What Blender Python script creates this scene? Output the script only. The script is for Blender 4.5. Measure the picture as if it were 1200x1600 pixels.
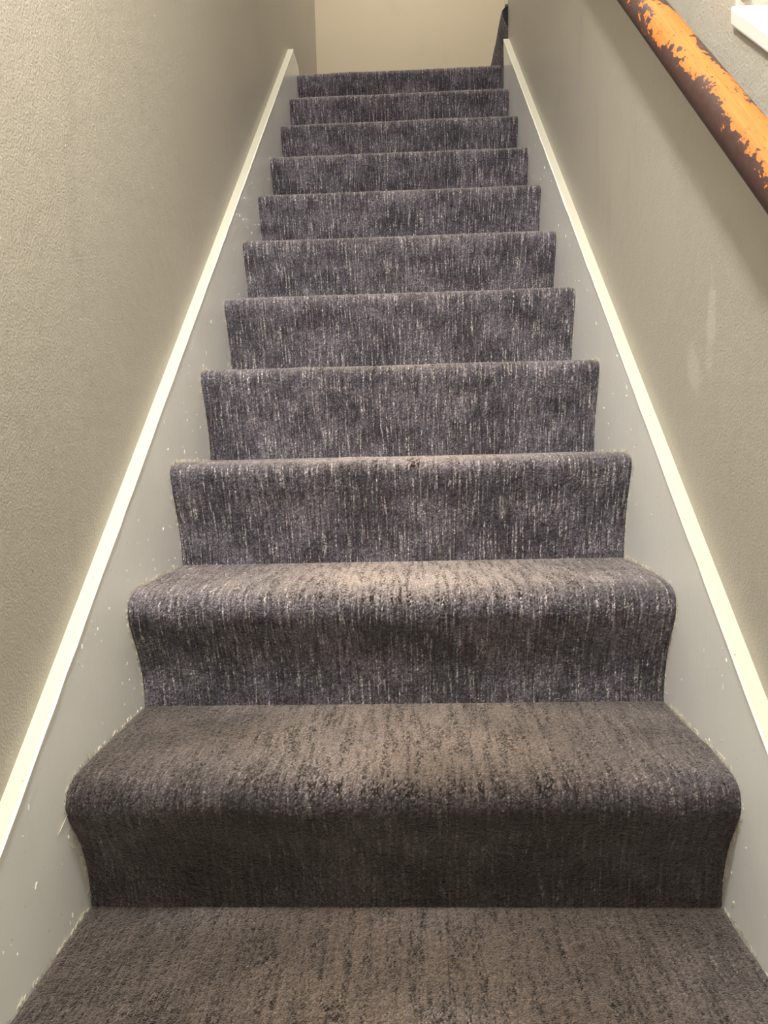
import bpy, bmesh, math, random
import numpy as np
from mathutils import Vector, Matrix

random.seed(7)
rng = np.random.default_rng(11)
scene = bpy.context.scene
COL = scene.collection
for o in list(bpy.data.objects):
    bpy.data.objects.remove(o)

# ---------------------------------------------------------------- camera
F_PX = 1165.27
CAM = Vector((0.0297, -0.9414, 0.6257))
PITCH, YAW, ROLL = -0.0986, 0.0417, -0.0251
cam_data = bpy.data.cameras.new('camera')
cam_data.sensor_fit = 'VERTICAL'
cam_data.sensor_height = 36.0
cam_data.lens = 36.0 * F_PX / 1600.0
cam_data.clip_start = 0.02
cam = bpy.data.objects.new('camera', cam_data)
COL.objects.link(cam)
fwd = Vector((0, math.cos(PITCH), math.sin(PITCH)))
up0 = Vector((0, -math.sin(PITCH), math.cos(PITCH)))
rt0 = Vector((1, 0, 0))
rt = rt0 * math.cos(ROLL) + up0 * math.sin(ROLL)
up = up0 * math.cos(ROLL) - rt0 * math.sin(ROLL)
Rz = Matrix.Rotation(YAW, 3, 'Z')
rt, up, fwd = Rz @ rt, Rz @ up, Rz @ fwd
cam.matrix_world = Matrix(((rt.x, up.x, -fwd.x, CAM.x), (rt.y, up.y, -fwd.y, CAM.y),
                           (rt.z, up.z, -fwd.z, CAM.z), (0, 0, 0, 1)))
scene.camera = cam

# ---------------------------------------------------------------- light
world = bpy.data.worlds.new('world')
scene.world = world
world.use_nodes = True
world.node_tree.nodes['Background'].inputs[0].default_value = (1.0, 0.9, 0.78, 1)
world.node_tree.nodes['Background'].inputs[1].default_value = 0.05

def point_light(name, loc, power, radius, color):
    d = bpy.data.lights.new(name, 'POINT')
    d.energy = power
    d.shadow_soft_size = radius
    d.color = color
    o = bpy.data.objects.new(name, d)
    o.location = loc
    COL.objects.link(o)
    return o

point_light('ceiling_bulb', (-0.17, -0.58, 1.92), 42.0, 0.055, (1.0, 0.975, 0.945))
point_light('hall_bulb', (-0.12, -1.40, 1.72), 7.5, 0.10, (1.0, 0.97, 0.94))
point_light('landing_bulb', (0.04, 2.22, 4.35), 43.0, 0.08, (1.0, 0.96, 0.91))

vs = scene.view_settings
vs.view_transform = 'Standard'
vs.look = 'None'
vs.exposure = 0.73
vs.gamma = 1.0
vs.use_curve_mapping = False
scene.cycles.max_bounces = 6
scene.cycles.diffuse_bounces = 4
scene.cycles.glossy_bounces = 3

# ---------------------------------------------------------------- dimensions (metres)
H, RUN = 0.195, 0.2356          # rise and run of a step
XW = 0.4231                     # inner face of the skirting boards
T = 0.0212                      # thickness of the skirting boards
XO = XW + T                     # face of the side walls
SH = 0.3563                     # height of the board's top edge above the step corners
SL = H / RUN
Y_BACK = 3.29
Y_REAR = -2.1
Z_FLOOR = -2 * H
LANDING = 11 * H

# ---------------------------------------------------------------- node helpers
def new_mat(name):
    m = bpy.data.materials.new(name)
    m.use_nodes = True
    nt = m.node_tree
    nt.nodes.clear()
    out = nt.nodes.new('ShaderNodeOutputMaterial')
    b = nt.nodes.new('ShaderNodeBsdfPrincipled')
    nt.links.new(b.outputs[0], out.inputs[0])
    return m, nt, b

def N(nt, kind, **kw):
    n = nt.nodes.new(kind)
    for k, v in kw.items():
        setattr(n, k, v)
    return n

def setin(nt, node, idx, v):
    if hasattr(v, 'links') or isinstance(v, bpy.types.NodeSocket):
        nt.links.new(v, node.inputs[idx])
    else:
        node.inputs[idx].default_value = v

def math_n(nt, op, a, b=0.0, c=0.0, clamp=False):
    n = N(nt, 'ShaderNodeMath', operation=op, use_clamp=clamp)
    setin(nt, n, 0, a); setin(nt, n, 1, b); setin(nt, n, 2, c)
    return n.outputs[0]

def ramp(nt, fac, stops, interp='LINEAR'):
    n = N(nt, 'ShaderNodeValToRGB')
    cr = n.color_ramp
    cr.interpolation = interp
    while len(cr.elements) < len(stops):
        cr.elements.new(0.5)
    for e, (p, c) in zip(cr.elements, stops):
        e.position = p
        e.color = c if len(c) == 4 else (*c, 1)
    nt.links.new(fac, n.inputs[0])
    return n.outputs[0]

def grey(v):
    return (v, v, v, 1)

def noise(nt, vec, scale, detail=2.0, rough=0.5, dist=0.0, dims='3D'):
    n = N(nt, 'ShaderNodeTexNoise', noise_dimensions=dims)
    nt.links.new(vec, n.inputs['Vector'])
    n.inputs['Scale'].default_value = scale
    n.inputs['Detail'].default_value = detail
    n.inputs['Roughness'].default_value = rough
    n.inputs['Distortion'].default_value = dist
    return n.outputs[0]

def scaled(nt, vec, s, loc=(0, 0, 0)):
    n = N(nt, 'ShaderNodeMapping')
    nt.links.new(vec, n.inputs[0])
    n.inputs['Scale'].default_value = s
    n.inputs['Location'].default_value = loc
    return n.outputs[0]

def mix(nt, fac, a, b, mode='MIX'):
    n = N(nt, 'ShaderNodeMix', data_type='RGBA', blend_type=mode)
    setin(nt, n, 0, fac)
    for idx, v in ((6, a), (7, b)):
        setin(nt, n, idx, v if not isinstance(v, tuple) or len(v) == 4 else (*v, 1))
    return n.outputs[2]

def bump(nt, height, strength, dist, normal=None):
    n = N(nt, 'ShaderNodeBump')
    n.inputs['Strength'].default_value = strength
    n.inputs['Distance'].default_value = dist
    nt.links.new(height, n.inputs['Height'])
    if normal is not None:
        nt.links.new(normal, n.inputs['Normal'])
    return n.outputs[0]

def srgb(r, g, b):
    f = lambda c: (c / 255 / 12.92) if c / 255 <= 0.04045 else ((c / 255 + 0.055) / 1.055) ** 2.4
    return (f(r), f(g), f(b), 1)

# ---------------------------------------------------------------- materials
def wall_material(name, base, scuff, stipple=1.0, patched=False):
    m, nt, b = new_mat(name)
    tc = N(nt, 'ShaderNodeTexCoord').outputs['Object']
    big = noise(nt, tc, 2.3, 3, 0.55)
    stain = noise(nt, scaled(nt, tc, (1, 2.2, 0.8)), 5.0, 4, 0.6)
    c = mix(nt, ramp(nt, big, [(0.35, grey(0)), (0.7, grey(0.45))]), base, scuff)
    c = mix(nt, ramp(nt, stain, [(0.60, grey(0)), (0.78, grey(0.35))]), c, tuple(x * 0.8 for x in scuff[:3]))
    if patched:                                            # two smears of old filler, rubbed flat
        wob = noise(nt, tc, 30, 3, 0.6)
        tot = None
        for (py, pz, ry, rz, tilt) in ((0.128, 0.775, 0.016, 0.075, 0.05), (0.190, 0.715, 0.026, 0.045, -0.5)):
            mp = N(nt, 'ShaderNodeMapping', vector_type='TEXTURE')
            nt.links.new(tc, mp.inputs[0])
            mp.inputs['Location'].default_value = (0.444, py, pz)
            mp.inputs['Rotation'].default_value = (tilt, 0, 0)
            mp.inputs['Scale'].default_value = (1, ry, rz)
            ln = N(nt, 'ShaderNodeVectorMath', operation='LENGTH')
            nt.links.new(mp.outputs[0], ln.inputs[0])
            d = math_n(nt, 'ADD', ln.outputs['Value'], math_n(nt, 'MULTIPLY', math_n(nt, 'SUBTRACT', wob, 0.5), 1.6))
            k = ramp(nt, d, [(0.55, grey(0.5)), (1.0, grey(0))])
            tot = k if tot is None else math_n(nt, 'MAXIMUM', tot, k)
        c = mix(nt, tot, c, srgb(206, 199, 186))
    nt.links.new(c, b.inputs['Base Color'])
    b.inputs['Roughness'].default_value = 0.42
    b.inputs['Specular IOR Level'].default_value = 0.35
    orange = noise(nt, tc, 290, 2, 0.5)                  # roller stipple
    wave = noise(nt, tc, 38, 2, 0.5)
    vor = N(nt, 'ShaderNodeTexVoronoi')
    nt.links.new(tc, vor.inputs['Vector'])
    vor.inputs['Scale'].default_value = 42
    dots = ramp(nt, vor.outputs['Distance'], [(0.0, grey(1)), (0.085, grey(0))])
    sel = N(nt, 'ShaderNodeSeparateColor')
    nt.links.new(vor.outputs['Color'], sel.inputs[0])
    dots = math_n(nt, 'MULTIPLY', dots, math_n(nt, 'GREATER_THAN', sel.outputs[0], 0.86))
    h = math_n(nt, 'ADD', math_n(nt, 'MULTIPLY', orange, 0.55), math_n(nt, 'MULTIPLY', wave, 0.5))
    h = math_n(nt, 'ADD', h, math_n(nt, 'MULTIPLY', dots, 1.1))
    nt.links.new(bump(nt, h, 1.0, 0.0019 * stipple), b.inputs['Normal'])
    return m

M_WALL = wall_material('greige_wall_paint', srgb(180, 175, 163), srgb(169, 164, 152))
M_WALL_R = wall_material('greige_wall_paint_patched', srgb(180, 175, 163), srgb(169, 164, 152), 1.0, True)
M_LAND = wall_material('beige_landing_paint', srgb(198, 186, 164), srgb(193, 181, 159), 0.4)
M_CEIL = wall_material('ceiling_paint', srgb(215, 210, 198), srgb(208, 202, 190), 0.6)

def gloss_paint(name, base, dirt, rough, streak=(3, 3, 40), dirt_amt=0.5):
    m, nt, b = new_mat(name)
    tc = N(nt, 'ShaderNodeTexCoord').outputs['Object']
    g = noise(nt, tc, 6, 4, 0.6)
    c = mix(nt, ramp(nt, g, [(0.4, grey(0)), (0.75, grey(dirt_amt))]), base, dirt)
    sp = noise(nt, tc, 130, 1, 0.5)
    c = mix(nt, ramp(nt, sp, [(0.74, grey(0)), (0.78, grey(0.7))]), c, tuple(x * 0.6 for x in dirt[:3]))
    nt.links.new(c, b.inputs['Base Color'])
    b.inputs['Roughness'].default_value = rough
    b.inputs['Specular IOR Level'].default_value = 0.5
    br = noise(nt, scaled(nt, tc, streak), 14, 3, 0.6)    # brush strokes
    lump = noise(nt, tc, 70, 2, 0.5)
    h = math_n(nt, 'ADD', math_n(nt, 'MULTIPLY', br, 0.5), math_n(nt, 'MULTIPLY', lump, 0.5))
    nt.links.new(bump(nt, h, 0.5, 0.0008), b.inputs['Normal'])
    return m

M_BOARD = gloss_paint('grey_gloss_skirting_paint', srgb(238, 239, 236), srgb(229, 229, 224), 0.22, (8, 8, 1.2))
M_CAP = gloss_paint('cream_gloss_paint', srgb(224, 222, 206), srgb(214, 211, 193), 0.35, (2, 2, 2), 0.35)
M_CHIP = gloss_paint('bare_paint_chip', srgb(226, 220, 202), srgb(210, 204, 184), 0.4)
M_WHITE = gloss_paint('white_gloss_paint', srgb(216, 217, 212), srgb(208, 208, 202), 0.3, (2, 2, 2), 0.3)

def carpet_material():
    m, nt, b = new_mat('grey_cut_and_loop_carpet')
    uvn = N(nt, 'ShaderNodeUVMap')
    uvn.uv_map = 'path'
    uv = uvn.outputs[0]
    sep = N(nt, 'ShaderNodeSeparateXYZ')
    nt.links.new(uv, sep.inputs[0])
    u, v = sep.outputs[0], sep.outputs[1]
    att = N(nt, 'ShaderNodeAttribute', attribute_name='wear')
    wear = att.outputs['Fac']
    pile = N(nt, 'ShaderNodeAttribute', attribute_name='pile').outputs['Fac']
    # thin yarn streaks that follow the run of the carpet
    st1 = noise(nt, scaled(nt, uv, (235, 15, 1)), 1.0, 2, 0.55, dims='2D')
    st2 = noise(nt, scaled(nt, uv, (260, 20, 1), (37, 11, 0)), 1.0, 1, 0.5, dims='2D')
    blot = noise(nt, scaled(nt, uv, (8, 11, 1)), 1.0, 3, 0.6, dims='2D')
    vor = N(nt, 'ShaderNodeTexVoronoi', voronoi_dimensions='2D')
    nt.links.new(scaled(nt, uv, (430, 360, 1)), vor.inputs['Vector'])
    vor.inputs['Scale'].default_value = 1.0
    vsep = N(nt, 'ShaderNodeSeparateColor')
    nt.links.new(vor.outputs['Color'], vsep.inputs[0])
    tip, tip2 = vsep.outputs[0], vsep.outputs[1]            # one random value for each loop of yarn
    gap = ramp(nt, vor.outputs['Distance'], [(0.30, grey(0)), (0.75, grey(1))])
    fibre = noise(nt, scaled(nt, uv, (900, 700, 1)), 1.0, 2, 0.7, dims='2D')
    rowp = noise(nt, scaled(nt, uv, (88, 9, 1), (3, 7, 0)), 1.0, 2, 0.6, dims='2D')
    dark, mid, light = srgb(92, 90, 101), srgb(138, 133, 145), srgb(222, 216, 216)
    c = mix(nt, ramp(nt, blot, [(0.36, grey(0.0)), (0.66, grey(1.0))]), dark, mid)
    s = math_n(nt, 'MULTIPLY', ramp(nt, st1, [(0.55, grey(0)), (0.67, grey(1))]),
               ramp(nt, tip2, [(0.15, grey(0.1)), (0.7, grey(1))]))
    low_shade = N(nt, 'ShaderNodeAttribute', attribute_name='low_shade').outputs['Fac']
    s = math_n(nt, 'MULTIPLY', s, math_n(nt, 'SUBTRACT', 0.88, math_n(nt, 'MULTIPLY', low_shade, 0.5)))
    c = mix(nt, s, c, light)
    d = ramp(nt, st2, [(0.34, grey(0.6)), (0.45, grey(0))])
    c = mix(nt, d, c, srgb(58, 54, 57))
    worn = mix(nt, ramp(nt, blot, [(0.3, grey(0)), (0.7, grey(1))]), srgb(202, 189, 185), srgb(222, 203, 194))
    c = mix(nt, math_n(nt, 'MULTIPLY', wear, 0.85), c, worn)
    # shade over the lowest steps, tinted into the carpet colour
    c = mix(nt, low_shade, c, mix(nt, 1.0, c, srgb(140, 132, 121), 'MULTIPLY'))
    # pits between the loops stay dark, loop tips pale
    pit = ramp(nt, pile, [(0.20, grey(1)), (0.44, grey(0))])
    c = mix(nt, math_n(nt, 'MULTIPLY', pit, 0.7), c, srgb(48, 42, 42))
    # dark loops gathered in rows along the run
    dk = math_n(nt, 'MULTIPLY', ramp(nt, rowp, [(0.46, grey(0.03)), (0.57, grey(1.0))]),
                ramp(nt, tip2, [(0.34, grey(1)), (0.58, grey(0))]))
    trod = math_n(nt, 'ADD', math_n(nt, 'MULTIPLY', wear, 2.6, clamp=True), 0.30, clamp=True)
    dk = math_n(nt, 'MULTIPLY', dk, trod)                   # the loops show up where the pile is trodden flat
    c = mix(nt, dk, c, mix(nt, 1.0, c, srgb(84, 74, 72), 'MULTIPLY'))
    c = mix(nt, math_n(nt, 'MULTIPLY', gap, 0.6), c, mix(nt, 1.0, c, grey(0.22), 'MULTIPLY'))
    gr = ramp(nt, tip, [(0.0, grey(0.48)), (0.5, grey(0.92)), (0.85, grey(1.3)), (1.0, grey(1.85))])
    matted = math_n(nt, 'SUBTRACT', 1.0, math_n(nt, 'MULTIPLY', wear, 0.35))      # flattened pile is smoother
    c = mix(nt, matted, c, mix(nt, 1.0, c, gr, 'MULTIPLY'))
    c = mix(nt, 1.0, c, ramp(nt, fibre, [(0.36, grey(0.75)), (0.64, grey(1.3))]), 'MULTIPLY')
    nt.links.new(c, b.inputs['Base Color'])
    b.inputs['Roughness'].default_value = 0.95
    b.inputs['Specular IOR Level'].default_value = 0.1
    b.inputs['Sheen Weight'].default_value = 0.35
    b.inputs['Sheen Roughness'].default_value = 0.5
    b.inputs['Sheen Tint'].default_value = (1, 0.93, 0.88, 1)
    hgt = math_n(nt, 'ADD', math_n(nt, 'MULTIPLY', gap, -0.7), math_n(nt, 'MULTIPLY', fibre, 0.5))
    nt.links.new(bump(nt, hgt, 0.8, 0.0016), b.inputs['Normal'])
    return m

M_CARPET = carpet_material()

RAIL_BAND = 0.013        # rubbed side of the rail, metres round its girth
def rail_material():
    m, nt, b = new_mat('worn_varnished_rail_wood')
    uvn = N(nt, 'ShaderNodeUVMap')
    uvn.uv_map = 'path'
    uv = uvn.outputs[0]
    sep = N(nt, 'ShaderNodeSeparateXYZ')
    nt.links.new(uv, sep.inputs[0])
    s, a = sep.outputs[0], sep.outputs[1]
    # the hand has rubbed the varnish off along one side of the rail
    bx = math_n(nt, 'ABSOLUTE', math_n(nt, 'SUBTRACT', a, RAIL_BAND))
    band = math_n(nt, 'SUBTRACT', 1.0, math_n(nt, 'DIVIDE', bx, 0.0245))
    n1 = noise(nt, scaled(nt, uv, (9, 26, 1)), 1.0, 5, 0.62, 0.4, dims='2D')
    n2 = noise(nt, scaled(nt, uv, (70, 110, 1)), 1.0, 3, 0.6, 0.3, dims='2D')
    w = math_n(nt, 'ADD', band, math_n(nt, 'MULTIPLY', math_n(nt, 'SUBTRACT', n1, 0.5), 2.7))
    w = math_n(nt, 'ADD', w, math_n(nt, 'MULTIPLY', math_n(nt, 'SUBTRACT', n2, 0.5), 1.7))
    bare = ramp(nt, w, [(0.30, grey(0)), (0.36, grey(1))])
    gr = noise(nt, scaled(nt, uv, (10, 420, 1)), 1.0, 3, 0.6, 0.2, dims='2D')
    wood = mix(nt, gr, srgb(170, 90, 36), srgb(212, 128, 60))
    fl = noise(nt, scaled(nt, uv, (60, 300, 1)), 1.0, 2, 0.6, dims='2D')
    wood = mix(nt, ramp(nt, fl, [(0.66, grey(0)), (0.72, grey(0.7))]), wood, srgb(96, 56, 36))
    varn = mix(nt, n2, srgb(56, 38, 36), srgb(84, 62, 56))
    c = mix(nt, bare, varn, wood)
    nt.links.new(c, b.inputs['Base Color'])
    setin(nt, b, 'Roughness', math_n(nt, 'ADD', 0.55, math_n(nt, 'MULTIPLY', bare, 0.12)))
    b.inputs['Specular IOR Level'].default_value = 0.25
    hh = math_n(nt, 'ADD', math_n(nt, 'MULTIPLY', bare, -1.0), math_n(nt, 'MULTIPLY', gr, 0.25))
    nt.links.new(bump(nt, hh, 0.6, 0.0006), b.inputs['Normal'])
    return m

M_RAIL = rail_material()
m, nt, b = new_mat('dark_iron'); M_IRON = m
tc = N(nt, 'ShaderNodeTexCoord').outputs['Object']
nt.links.new(ramp(nt, noise(nt, tc, 60), [(0.3, srgb(52, 46, 42)), (0.7, srgb(78, 70, 64))]), b.inputs['Base Color'])
b.inputs['Metallic'].default_value = 0.8
b.inputs['Roughness'].default_value = 0.5
m, nt, b = new_mat('jute_backing_thread'); M_THREAD = m
tc = N(nt, 'ShaderNodeTexCoord').outputs['Object']
nt.links.new(ramp(nt, noise(nt, tc, 150), [(0.3, srgb(206, 192, 158)), (0.7, srgb(236, 226, 200))]), b.inputs['Base Color'])
b.inputs['Roughness'].default_value = 0.8

# ---------------------------------------------------------------- mesh helpers
def link(name, me, mat, parent=None):
    o = bpy.data.objects.new(name, me)
    COL.objects.link(o)
    if mat is not None and not me.materials:
        me.materials.append(mat)
    if parent is not None:
        o.parent = parent
    return o

def box_bm(bm, x0, x1, y0, y1, z0, z1):
    vs_ = [bm.verts.new(p) for p in ((x0, y0, z0), (x1, y0, z0), (x1, y1, z0), (x0, y1, z0),
                                     (x0, y0, z1), (x1, y0, z1), (x1, y1, z1), (x0, y1, z1))]
    for f in ((0, 3, 2, 1), (4, 5, 6, 7), (0, 1, 5, 4), (1, 2, 6, 5), (2, 3, 7, 6), (3, 0, 4, 7)):
        bm.faces.new([vs_[i] for i in f])

def prism_bm(bm, pts, d0, d1, axis='x'):
    """extrude an outline (y,z) along x, or (x,z) along y"""
    def P(p, d):
        return (d, p[0], p[1]) if axis == 'x' else (p[0], d, p[1])
    a = [bm.verts.new(P(p, d0)) for p in pts]
    b_ = [bm.verts.new(P(p, d1)) for p in pts]
    bm.faces.new(a)
    bm.faces.new(b_[::-1])
    n = len(pts)
    for i in range(n):
        bm.faces.new((a[i], b_[i], b_[(i + 1) % n], a[(i + 1) % n]))

def finish(name, bm, mat, parent=None, bevel=0.0, seg=2, smooth=False):
    bmesh.ops.recalc_face_normals(bm, faces=bm.faces)
    if bevel:
        bmesh.ops.bevel(bm, geom=list(bm.edges), offset=bevel, segments=seg, profile=0.5, affect='EDGES')
    me = bpy.data.meshes.new(name)
    bm.to_mesh(me)
    bm.free()
    if smooth:
        for p in me.polygons:
            p.use_smooth = True
    return link(name, me, mat, parent)

def structure(o, label=None):
    o['kind'] = 'structure'
    if label:
        o['label'] = label
    return o

def tube(name, pts, r, mat, parent, sides=6, taper=True):
    bm = bmesh.new()
    rings = []
    pts = [Vector(p) for p in pts]
    for i, p in enumerate(pts):
        t = (pts[min(i + 1, len(pts) - 1)] - pts[max(i - 1, 0)]).normalized()
        n1 = t.cross(Vector((0.3, 0.5, 0.81))).normalized()
        n2 = t.cross(n1)
        rr = r * (0.55 if taper and i in (0, len(pts) - 1) else 1)
        rings.append([bm.verts.new(p + (n1 * math.cos(k * 2 * math.pi / sides) + n2 * math.sin(k * 2 * math.pi / sides)) * rr)
                      for k in range(sides)])
    for a, b_ in zip(rings, rings[1:]):
        for k in range(sides):
            bm.faces.new((a[k], a[(k + 1) % sides], b_[(k + 1) % sides], b_[k]))
    bm.faces.new(rings[0][::-1])
    bm.faces.new(rings[-1])
    return finish(name, bm, mat, parent, smooth=True)

# ---------------------------------------------------------------- the stairwell
Z_TOP = 4.7
# left wall: stairwell face, then the landing's face set 5 mm back beyond the skirting end
bm = bmesh.new()
prism_bm(bm, [(Y_REAR, Z_FLOOR), (2.205, Z_FLOOR), (2.205, Z_TOP), (Y_REAR, Z_TOP)], -XO - 0.12, -XO)
wall_l = structure(finish('wall_left', bm, M_WALL), 'greige painted wall along the left of the stairs')
bm = bmesh.new()
box_bm(bm, -XO - 0.12, -XO - 0.006, 2.205, Y_BACK + 0.12, Z_FLOOR, Z_TOP)
structure(finish('wall_landing_left', bm, M_WALL), 'greige wall beside the top landing')
# back wall of the landing
bm = bmesh.new()
box_bm(bm, -XO - 0.006, 1.9, Y_BACK, Y_BACK + 0.12, LANDING + 0.001, Z_TOP)
structure(finish('wall_back', bm, M_LAND), 'plain beige wall across the top landing')
# right wall: full height beyond y=.085, lower part thick with a sloping ledge on it
Y_LEDGE = 0.068
def ledge_z(y):
    return 1.1304 + 0.81 * (y - 0.0676)
bm = bmesh.new()
prism_bm(bm, [(Y_REAR, Z_FLOOR), (2.25, Z_FLOOR), (2.25, Z_TOP), (Y_LEDGE, Z_TOP), (Y_LEDGE, ledge_z(Y_LEDGE)),
              (-1.1, ledge_z(-1.1)), (Y_REAR, ledge_z(-1.1))], XO, XO + 0.15)
structure(finish('wall_right', bm, M_WALL_R, bevel=0.004, seg=2), 'greige painted wall along the right of the stairs')
bm = bmesh.new()
box_bm(bm, XO + 0.15, XO + 0.25, Y_REAR, Y_LEDGE + 0.10, 0.0, Z_TOP)
structure(finish('wall_recess', bm, M_CEIL), 'pale wall set back above the sloping ledge')
bm = bmesh.new()
box_bm(bm, XO + 0.15, 1.9, 2.13, 2.25, 1.5, Z_TOP)
structure(finish('wall_landing_right', bm, M_WALL), 'wall beside the upper flight')
bm = bmesh.new()
box_bm(bm, 1.9, 2.0, 2.13, Y_BACK + 0.12, 1.5, Z_TOP)
structure(finish('wall_upper_flight', bm, M_LAND))
bm = bmesh.new()
box_bm(bm, -XO - 0.12, XO + 0.25, Y_REAR - 0.1, Y_REAR, Z_FLOOR, Z_TOP)
structure(finish('wall_rear', bm, M_WALL), 'wall behind the foot of the stairs')
bm = bmesh.new()
prism_bm(bm, [(Y_REAR, 2.16), (0.25, 2.16), (0.95, Z_TOP), (0.80, Z_TOP), (0.18, 2.30), (Y_REAR, 2.30)], -XO, XO + 0.15)
structure(finish('ceiling', bm, M_CEIL), 'sloped white ceiling over the stairs')
bm = bmesh.new()
box_bm(bm, -XO - 0.12, 2.0, 0.80, Y_BACK + 0.12, Z_TOP, Z_TOP + 0.1)
structure(finish('ceiling_landing', bm, M_CEIL), 'white ceiling over the landing')
bm = bmesh.new()
box_bm(bm, -XO - 0.12, XO + 0.25, Y_REAR, -2 * RUN + 0.02, Z_FLOOR - 0.05, Z_FLOOR)
structure(finish('floor', bm, M_CARPET), 'floor at the foot of the stairs')

# ---------------------------------------------------------------- carpet sheet with pile
PROFILE = [(0.0, 0.0), (-0.001, 0.022), (-0.004, 0.048), (-0.013, 0.080), (-0.027, 0.110), (-0.042, 0.138), (-0.0505, 0.160),
           (-0.0485, 0.178), (-0.037, 0.1905), (-0.014, 0.197), (0.025, 0.1985), (0.08, 0.198), (0.16, 0.1962), (RUN, 0.195)]

# higher up the carpet is pulled tighter, with a squarer nosing and a straighter riser
PROFILE_TIGHT = [(0.0, 0.0), (-0.003, 0.025), (-0.008, 0.055), (-0.017, 0.090), (-0.028, 0.122), (-0.040, 0.152), (-0.0465, 0.172),
                 (-0.0445, 0.186), (-0.034, 0.1935), (-0.014, 0.1965), (0.025, 0.1975), (0.08, 0.1972), (0.16, 0.196), (RUN, 0.195)]

def resample(pts, step):
    P = np.array(pts, float)
    # Catmull-Rom, then even spacing
    Q = np.vstack([2 * P[0] - P[1], P, 2 * P[-1] - P[-2]])
    out = []
    for i in range(1, len(Q) - 2):
        for t in np.linspace(0, 1, 24, endpoint=False):
            a, b_, c, d = Q[i - 1], Q[i], Q[i + 1], Q[i + 2]
            out.append(0.5 * (2 * b_ + (c - a) * t + (2 * a - 5 * b_ + 4 * c - d) * t * t + (3 * b_ - a - 3 * c + d) * t ** 3))
    out.append(P[-1])
    out = np.array(out)
    s = np.concatenate([[0], np.cumsum(np.linalg.norm(np.diff(out, axis=0), axis=1))])
    n = max(8, int(round(s[-1] / step)))
    t = np.linspace(0, s[-1], n + 1)
    return np.stack([np.interp(t, s, out[:, 0]), np.interp(t, s, out[:, 1])], 1), t

def smooth_noise(nu, nv, cu, cv):
    """value noise with cells of cu x cv samples"""
    gu, gv = int(nu / cu) + 3, int(nv / cv) + 3
    g = rng.random((gu, gv))
    iu, iv = np.arange(nu) / cu, np.arange(nv) / cv
    a, b_ = iu.astype(int), iv.astype(int)
    fu, fv = iu - a, iv - b_
    fu, fv = fu * fu * (3 - 2 * fu), fv * fv * (3 - 2 * fv)
    fu, fv = fu[:, None], fv[None, :]
    return (g[np.ix_(a, b_)] * (1 - fu) * (1 - fv) + g[np.ix_(a + 1, b_)] * fu * (1 - fv)
            + g[np.ix_(a, b_ + 1)] * (1 - fu) * fv + g[np.ix_(a + 1, b_ + 1)] * fu * fv)

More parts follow.
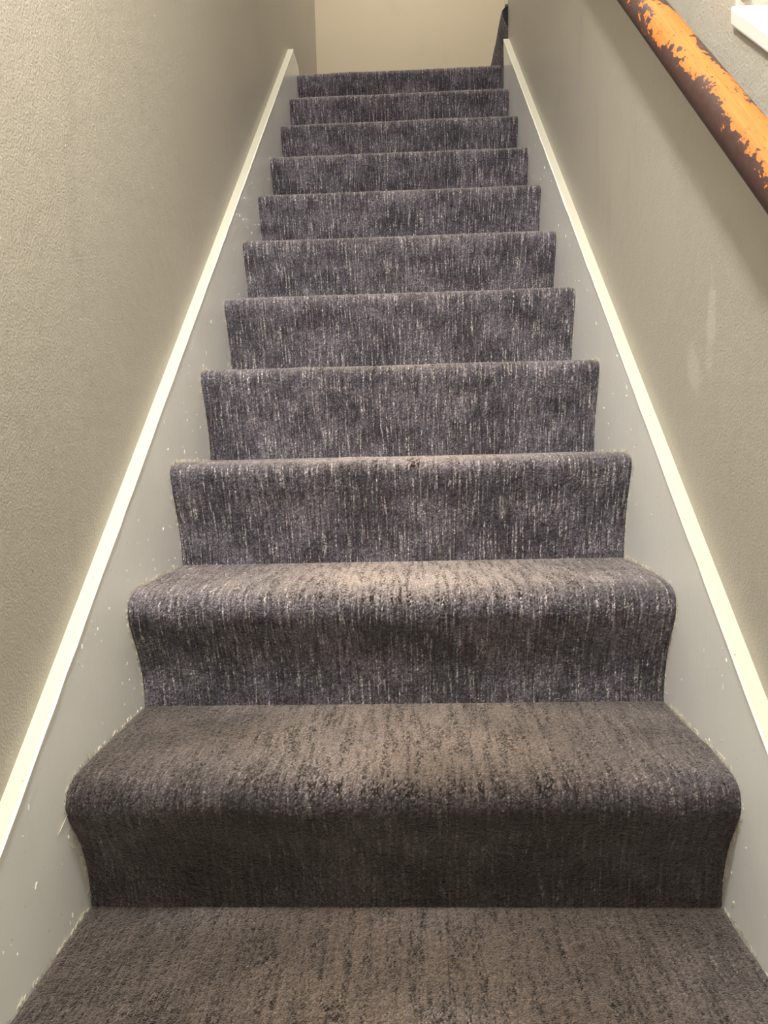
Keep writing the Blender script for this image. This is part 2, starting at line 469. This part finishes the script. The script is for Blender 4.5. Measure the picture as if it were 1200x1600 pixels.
def carpet_sheet(name, profile, x0, x1, step, parent, wear_amt=1.0, wear_c=0.0, along='x', vbase=0.0, wear_lo=0.205, wear_hi=0.47, low_shade=0.0):
    """pile surface swept across x (or y) over a step outline given as (run, height)"""
    pts, s = resample(profile, step)
    nv = len(pts)
    nu = int(round((x1 - x0) / step)) + 1
    xs = np.linspace(x0, x1, nu)
    tan = np.gradient(pts, axis=0)
    tan /= np.linalg.norm(tan, axis=1)[:, None]
    nor = np.stack([-tan[:, 1], tan[:, 0]], 1)             # outward: towards the viewer / up
    # loops set in rows that follow the run of the carpet
    row = 0.0095
    ph = (smooth_noise(nu, nv, 0.03 / step, 0.05 / step) - 0.5) * 1.6
    rows = 0.5 + 0.5 * np.cos(2 * np.pi * xs[:, None] / row + ph * 3)
    fine = rng.random((nu, nv))
    clump = smooth_noise(nu, nv, max(1.3, 0.0035 / step), max(1.3, 0.0045 / step))
    seg = smooth_noise(nu, nv, max(1.5, 0.011 / step), max(2, 0.05 / step))
    pile = 0.42 * clump + 0.26 * fine + 0.32 * (rows * seg + (1 - seg) * 0.75)
    lowf = (smooth_noise(nu, nv, 0.11 / step, 0.06 / step) - 0.5)
    edge = np.minimum(np.arange(nu), np.arange(nu)[::-1])[:, None] * step
    edge_drop = np.clip(1 - edge / 0.012, 0, 1) ** 2 * 0.0035
    ends = np.clip(np.minimum(s, s[-1] - s) / 0.012, 0.0, 1)[None, :]
    d = (pile - 0.5) * 0.0036 * (0.35 + 0.65 * ends) + lowf * 0.0035 * ends - edge_drop
    Y = pts[None, :, 0] + nor[None, :, 0] * d
    Z = pts[None, :, 1] + nor[None, :, 1] * d
    jit = (rng.random((nu, nv)) - 0.5) * step * 0.5
    X = xs[:, None] + jit
    X = np.clip(X, x0, x1)
    X[0, :] = x0
    X[-1, :] = x1
    # traffic wear on tread and nosing, strongest in the middle of the stair
    span = (x1 - x0)
    uu = (xs - (x0 + x1) / 2 - wear_c) / (span * 0.5)
    wob = smooth_noise(nu, nv, 0.05 / step, 0.05 / step)
    wob2 = smooth_noise(nu, nv, 0.16 / step, 0.12 / step)
    across = np.clip(1.22 - np.abs(uu) * 1.5, 0, 1)[:, None]
    along_m = np.clip((s - wear_lo + 0.03) / 0.085, 0, 1) * np.clip((wear_hi + 0.16 - s) / 0.16, 0, 1)
    wear = np.clip(across * along_m[None, :] * (0.55 + 0.55 * wob2 + 0.35 * wob), 0, 1) * wear_amt
    wear += 0.22 * along_m[None, :]
    n = nu * nv
    co = np.empty((n, 3))
    if along == 'x':
        co[:, 0], co[:, 1], co[:, 2] = X.ravel(), Y.ravel(), Z.ravel()
    else:                                                 # flight that climbs towards +x, swept along y
        co[:, 0], co[:, 1], co[:, 2] = Y.ravel(), X.ravel(), Z.ravel()
    iu, iv = np.meshgrid(np.arange(nu - 1), np.arange(nv - 1), indexing='ij')
    a = (iu * nv + iv).ravel()
    quads = np.stack([a, a + nv, a + nv + 1, a + 1], 1) if along == 'x' else np.stack([a, a + 1, a + nv + 1, a + nv], 1)
    me = bpy.data.meshes.new(name)
    me.vertices.add(n)
    me.vertices.foreach_set('co', co.ravel())
    nf = len(quads)
    me.loops.add(nf * 4)
    me.polygons.add(nf)
    me.loops.foreach_set('vertex_index', quads.ravel().astype(np.int32))
    me.polygons.foreach_set('loop_start', (np.arange(nf) * 4).astype(np.int32))
    me.polygons.foreach_set('use_smooth', np.ones(nf, bool))
    uvl = me.uv_layers.new(name='path')
    uv = np.stack([np.broadcast_to(xs[:, None], (nu, nv)).ravel(), np.broadcast_to(s[None, :] + vbase, (nu, nv)).ravel()], 1)
    uvl.data.foreach_set('uv', uv[quads.ravel()].ravel().astype(np.float32))
    gr = np.clip(low_shade * (0.75 + 0.5 * wob2), 0, 1)
    for nm, arr in (('wear', wear), ('pile', pile), ('low_shade', gr)):
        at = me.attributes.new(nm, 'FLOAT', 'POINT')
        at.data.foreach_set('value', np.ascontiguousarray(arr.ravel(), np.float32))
    me.update(calc_edges=True)
    me.validate()
    return link(name, me, M_CARPET, parent)

# ---------------------------------------------------------------- main flight
stairs = bpy.data.objects.new('staircase', None)
COL.objects.link(stairs)
stairs.location = (0, -2 * RUN, Z_FLOOR)
stairs['label'] = 'straight flight of stairs fitted with worn charcoal grey ribbed carpet'
stairs['category'] = 'staircase'
base = Vector(stairs.location)

for i in range(-1, 12):
    y0, z0 = (i - 1) * RUN, (i - 1) * H
    step = 0.0019 if i in (0, 1, 2) else 0.0023 if i in (3, 4) else 0.0032 if i > 0 else 0.005
    prof = [(y0 + p - base.y, z0 + q - base.z) for p, q in (PROFILE if i < 3 else PROFILE_TIGHT)]
    if i == 11:                                            # the top step runs on as the landing
        prof = prof[:-2] + [(y0 + 0.3 - base.y, z0 + H - base.z), (Y_BACK - base.y, z0 + H - base.z)]
        step = 0.0042
    carpet_sheet('step', prof, -XW - 0.002 if i < 11 else -XW, XW + 0.002 if i < 11 else XW, step, stairs,
                 low_shade={-1: 1.0, 0: 0.95, 1: 0.8, 2: 0.12}.get(i, 0.0), wear_amt={0: 0.6, 1: 1.0, 2: 1.0, 3: 1.0, 4: 0.8, 5: 0.6}.get(i, 0.45), wear_c=0.02, vbase=i * 0.731)  # bottom steps get the painted shade tint, strongest lowest down

# ---------------------------------------------------------------- upper flight that turns right at the landing
flight = bpy.data.objects.new('staircase', None)
COL.objects.link(flight)
flight.location = (0.47, 2.78, LANDING)
flight['label'] = 'end of a carpeted step turning right at the top landing'
flight['category'] = 'staircase'
for k in range(2):
    prof = [(p + k * RUN, q + k * H) for p, q in PROFILE]
    bm = bmesh.new()
    core = [(p + 0.004, q - 0.004) for p, q in PROFILE[1:]] + [(RUN, 0.0), (0.004, 0.0)]
    prism_bm(bm, [(p + k * RUN, q + k * H) for p, q in core], 2.2525 - 2.78, Y_BACK - 2.783, axis='y')
    finish('step_end', bm, M_CARPET, flight)
    carpet_sheet('step', prof, 2.2515 - 2.78, Y_BACK - 2.78, 0.004, flight, wear_amt=0.3, along='y', vbase=3.1 + k)

# ---------------------------------------------------------------- skirting boards (strings) with cream top edge
def zt(y):
    return SH + SL * y
def skirting(name, side, label):
    xi, xo = side * XW, side * XO
    y_lo = -2 * RUN - 0.25
    y_end = 2.224
    bm = bmesh.new()
    low = [(y_lo, Z_FLOOR), (-2 * RUN, Z_FLOOR), (2.0, zt(2.0) - 0.62)]
    if side < 0:
        out = low + [(2.392, 1.75), (2.392, 2.150), (2.386, 2.176), (2.372, zt(y_end) - 0.004), (y_end, zt(y_end) - 0.004), (y_lo, zt(y_lo) - 0.004)]
    else:
        out = low + [(2.232, 1.75), (2.232, zt(y_end) - 0.004), (y_end, zt(y_end) - 0.004), (y_lo, zt(y_lo) - 0.004)]
    prism_bm(bm, out, xi, xo)
    o = structure(finish(name, bm, M_BOARD), label)
    # cream painted top edge with slightly uneven paint line
    bm = bmesh.new()
    n = 90
    ys = np.linspace(y_lo, y_end + 0.004, n)
    rings = []
    for j, y in enumerate(ys):
        w = (random.random() - 0.5) * 0.0012
        z = zt(y)
        sec = [(xi - side * (0.0015 + w), z - 0.0055 + w), (xi - side * (0.0016 + w), z - 0.0012), (xi + side * 0.0012, z), (xo, z + 0.0002), (xo, z - 0.0055)]
        rings.append([bm.verts.new((px, y, pz)) for px, pz in sec])
    for a, b_ in zip(rings, rings[1:]):
        for k in range(5):
            bm.faces.new((a[k], a[(k + 1) % 5], b_[(k + 1) % 5], b_[k]))
    bm.faces.new(rings[0][::-1])
    bm.faces.new(rings[-1])
    cap = finish('top_edge', bm, M_CAP, o)
    cap['label'] = 'cream painted top edge'
    return o

sk_l = skirting('trim_1', -1, 'grey gloss skirting board rising beside the left of the stairs')
sk_r = skirting('trim_2', 1, 'grey gloss skirting board rising beside the right of the stairs')

# paint nibs and flakes stuck in the gloss paint
def nibs(parent, side, count, mat, name, x_face, yr, zr, smin, smax):
    bm = bmesh.new()
    for _ in range(count):
        for _try in range(50):
            y = random.uniform(*yr)
            z = zt(y) + random.uniform(*zr)
            if z > Z_FLOOR + 0.05:
                break
        L = random.uniform(smin, smax) * random.choice((0.6, 1, 1, 1.7))
        wd = random.uniform(0.0006, 0.0011)
        th = random.uniform(0.0006, 0.0013)
        ang = random.gauss(0.15, 0.35)
        c, s = math.cos(ang), math.sin(ang)
        def P(a, b_, d):
            return (x_face - side * d, y + a * s + b_ * c, z + a * c - b_ * s)
        vsx = [bm.verts.new(P(*q)) for q in ((-L, -wd * .5, 0), (-L, wd * .5, 0), (L, wd, 0), (L, -wd, 0), (-L * .5, 0, th), (L * .7, 0, th))]
        for f in ((0, 1, 4), (1, 2, 5, 4), (2, 3, 5), (3, 0, 4, 5)):
            bm.faces.new([vsx[q] for q in f])
    o = finish(name, bm, mat, parent)
    o['kind'] = 'stuff'
    return o

nibs(sk_l, -1, 170, M_BOARD, 'paint_nibs', -XW, (-0.3, 1.6), (-0.34, -0.015), 0.001, 0.0028)
nibs(sk_r, 1, 150, M_BOARD, 'paint_nibs', XW, (-0.3, 1.6), (-0.34, -0.015), 0.001, 0.0028)

def flake(x, y, z, L, wd, th, ang, parent, side):
    bm = bmesh.new()
    c, s = math.cos(ang), math.sin(ang)
    def P(a, b_, d):
        return (x - side * d, y + a * s + b_ * c, z + a * c - b_ * s)
    ring0 = [bm.verts.new(P(L * math.cos(t) * (1 + .15 * math.sin(3 * t)), wd * math.sin(t), -0.0003)) for t in np.linspace(0, 2 * math.pi, 9)[:-1]]
    ring1 = [bm.verts.new(P(L * .8 * math.cos(t), wd * .7 * math.sin(t), th)) for t in np.linspace(0, 2 * math.pi, 9)[:-1]]
    for k in range(8):
        bm.faces.new((ring0[k], ring0[(k + 1) % 8], ring1[(k + 1) % 8], ring1[k]))
    bm.faces.new(ring1)
    return finish('paint_flake', bm, M_CHIP, parent)

# ---------------------------------------------------------------- white sloping ledge on the right wall
bm = bmesh.new()
yl0, yl1 = -1.1, Y_LEDGE - 0.001
prism_bm(bm, [(yl0, ledge_z(yl0)), (yl1, ledge_z(yl1)), (yl1, ledge_z(yl1) + 0.0235), (yl0, ledge_z(yl0) + 0.0235)], XO - 0.007, XO + 0.15)
structure(finish('trim_3', bm, M_WHITE, bevel=0.003, seg=3, smooth=False), 'white painted sloping ledge above the handrail')
bm = bmesh.new()
box_bm(bm, XO + 0.006, XO + 0.012, Y_LEDGE - 0.008, Y_LEDGE - 0.0005, ledge_z(Y_LEDGE) + 0.03, 2.1)
structure(finish('trim_4', bm, M_CAP), 'cream bead beside the recess')

# string of the upper flight behind the end of the right wall
bm = bmesh.new()
prism_bm(bm, [(0.452, LANDING), (1.2, LANDING + 0.4), (1.2, 2.36 + SL * 0.76), (0.452, 2.376), (0.433, 2.360), (0.433, 2.344), (0.452, 2.344)], 2.2505, 2.272, axis='y')
structure(finish('trim_5', bm, M_CAP), 'cream board end beside the upper step')

# ---------------------------------------------------------------- handrail
RS = 0.905
rail_off = 0.062
r_rail = 0.0238
x_r = XO - rail_off
def rail_pt(y):
    return Vector((x_r, y, 1.0335 + RS * y))
hand = bpy.data.objects.new('handrail', None)
COL.objects.link(hand)
hand.location = (XO, 0.0, rail_pt(0).z)
hand['label'] = 'round wooden handrail with dark varnish worn through to orange wood'
hand['category'] = 'handrail'
y_a, y_b = -0.75, 2.0
nseg, ns = 120, 40
axis = (rail_pt(1) - rail_pt(0)).normalized()
to_cam = (CAM - rail_pt(0.1))
e1 = (to_cam - axis * to_cam.dot(axis)).normalized()
e2 = axis.cross(e1)
ROT = math.radians(0)
bm = bmesh.new()
uvl = bm.loops.layers.uv.new('path')
rings = []
L = (rail_pt(y_b) - rail_pt(y_a)).length
for j in range(nseg + 1):
    t = j / nseg
    c = rail_pt(y_a + (y_b - y_a) * t) - Vector(hand.location)
    rr = r_rail * (1 if 0 < j < nseg else 0.9)
    rings.append([bm.verts.new(c + (e1 * math.cos(a) + e2 * math.sin(a)) * rr) for a in [2 * math.pi * k / ns for k in range(ns)]])
UV_SHIFT = 0.0
for j in range(nseg):
    for k in range(ns):
        f = bm.faces.new((rings[j][k], rings[j][(k + 1) % ns], rings[j + 1][(k + 1) % ns], rings[j + 1][k]))
        f.smooth = True
        for lp, (jj, kk) in zip(f.loops, ((j, k), (j, k + 1), (j + 1, k + 1), (j + 1, k))):
            ang = 2 * math.pi * kk / ns
            # angle measured from the side facing the stairs
            lp[uvl].uv = (jj / nseg * L, (ang if k < ns / 2 else ang - 2 * math.pi) * r_rail + UV_SHIFT)
bm.faces.new(rings[0][::-1])
bm.faces.new(rings[-1])
finish('rail', bm, M_RAIL, hand)
for yb in (-0.52, 1.25):
    p = rail_pt(yb) - Vector(hand.location)
    bm = bmesh.new()
    pts = [Vector((-0.001, p.y, p.z - 0.085)), Vector((-0.03, p.y, p.z - 0.085)), Vector((-0.052, p.y, p.z - 0.07)), Vector((-rail_off, p.y, p.z - 0.03))]
    tube('bracket', pts, 0.006, M_IRON, hand, 10, False)

# ---------------------------------------------------------------- frayed backing threads along the carpet edges
def edge_point(side, i, p, q):
    return Vector((side * (XW - 0.001), (i - 1) * RUN + p - base.y, (i - 1) * H + q - base.z))
bmf = bmesh.new()
pp, ss = resample(PROFILE, 0.004)
def hair(bm, a, b_, c, r):
    pts = [a, b_, c]
    prev = None
    for p in pts:
        ring = [bm.verts.new(p + Vector(d) * r) for d in ((1, 0, 0), (-0.5, 0.6, 0.5), (-0.5, -0.6, -0.5))]
        if prev:
            for k in range(3):
                bm.faces.new((prev[k], prev[(k + 1) % 3], ring[(k + 1) % 3], ring[k]))
        prev = ring
for i in range(0, 9):
    for side in (-1, 1):
        for _ in range(110 if i < 5 else 60):
            j = random.randrange(4, len(pp) - 3)
            a = edge_point(side, i, *pp[j])
            t = pp[j + 1] - pp[j - 1]
            t = t / np.linalg.norm(t)
            nrm = Vector((0, -t[1], t[0]))
            tv = Vector((0, t[0], t[1])) * random.uniform(-1, 1)
            Lh = random.uniform(0.0025, 0.0075) * (1.6 if random.random() < .12 else 1)
            a = a + nrm * 0.0005
            b_ = a + nrm * Lh * 0.5 + tv * Lh * 0.5 + Vector((side * 0.0005, 0, 0))
            c = a + nrm * Lh * 0.75 + tv * Lh * 1.2
            hair(bmf, a, b_, c, 0.00042)
fr = finish('frayed_fibres', bmf, M_THREAD, stairs)
fr['kind'] = 'stuff'
# the two long loose threads at the first nosing
def wpt(x, y, z):
    return Vector((x, y, z)) - base
tube('loose_thread', [wpt(-XW + 0.0012, -0.0504, 0.119), wpt(-XW + 0.002, -0.042, 0.109), wpt(-XW + 0.004, -0.030, 0.1015), wpt(-XW + 0.008, -0.0165, 0.0985)],
     0.0006, M_THREAD, stairs)
tube('loose_thread', [wpt(-XW + 0.002, -0.050, 0.158), wpt(-XW + 0.0012, -0.060, 0.152), wpt(-XW + 0.001, -0.069, 0.147), wpt(-XW + 0.0008, -0.0744, 0.1434)],
     0.0005, M_THREAD, stairs)
flake(XW, -0.0322, 0.0268, 0.0052, 0.0024, 0.0016, -0.35, sk_r, 1)
flake(-XW, -0.1323, 0.1143, 0.0046, 0.0013, 0.0011, 0.55, sk_l, -1)
# grit and brush marks in the wall paint above the skirting boards
nibs(wall_l, -1, 150, M_WALL, 'paint_nibs', -XO, (-0.3, 1.9), (0.05, 0.9), 0.0008, 0.0022)
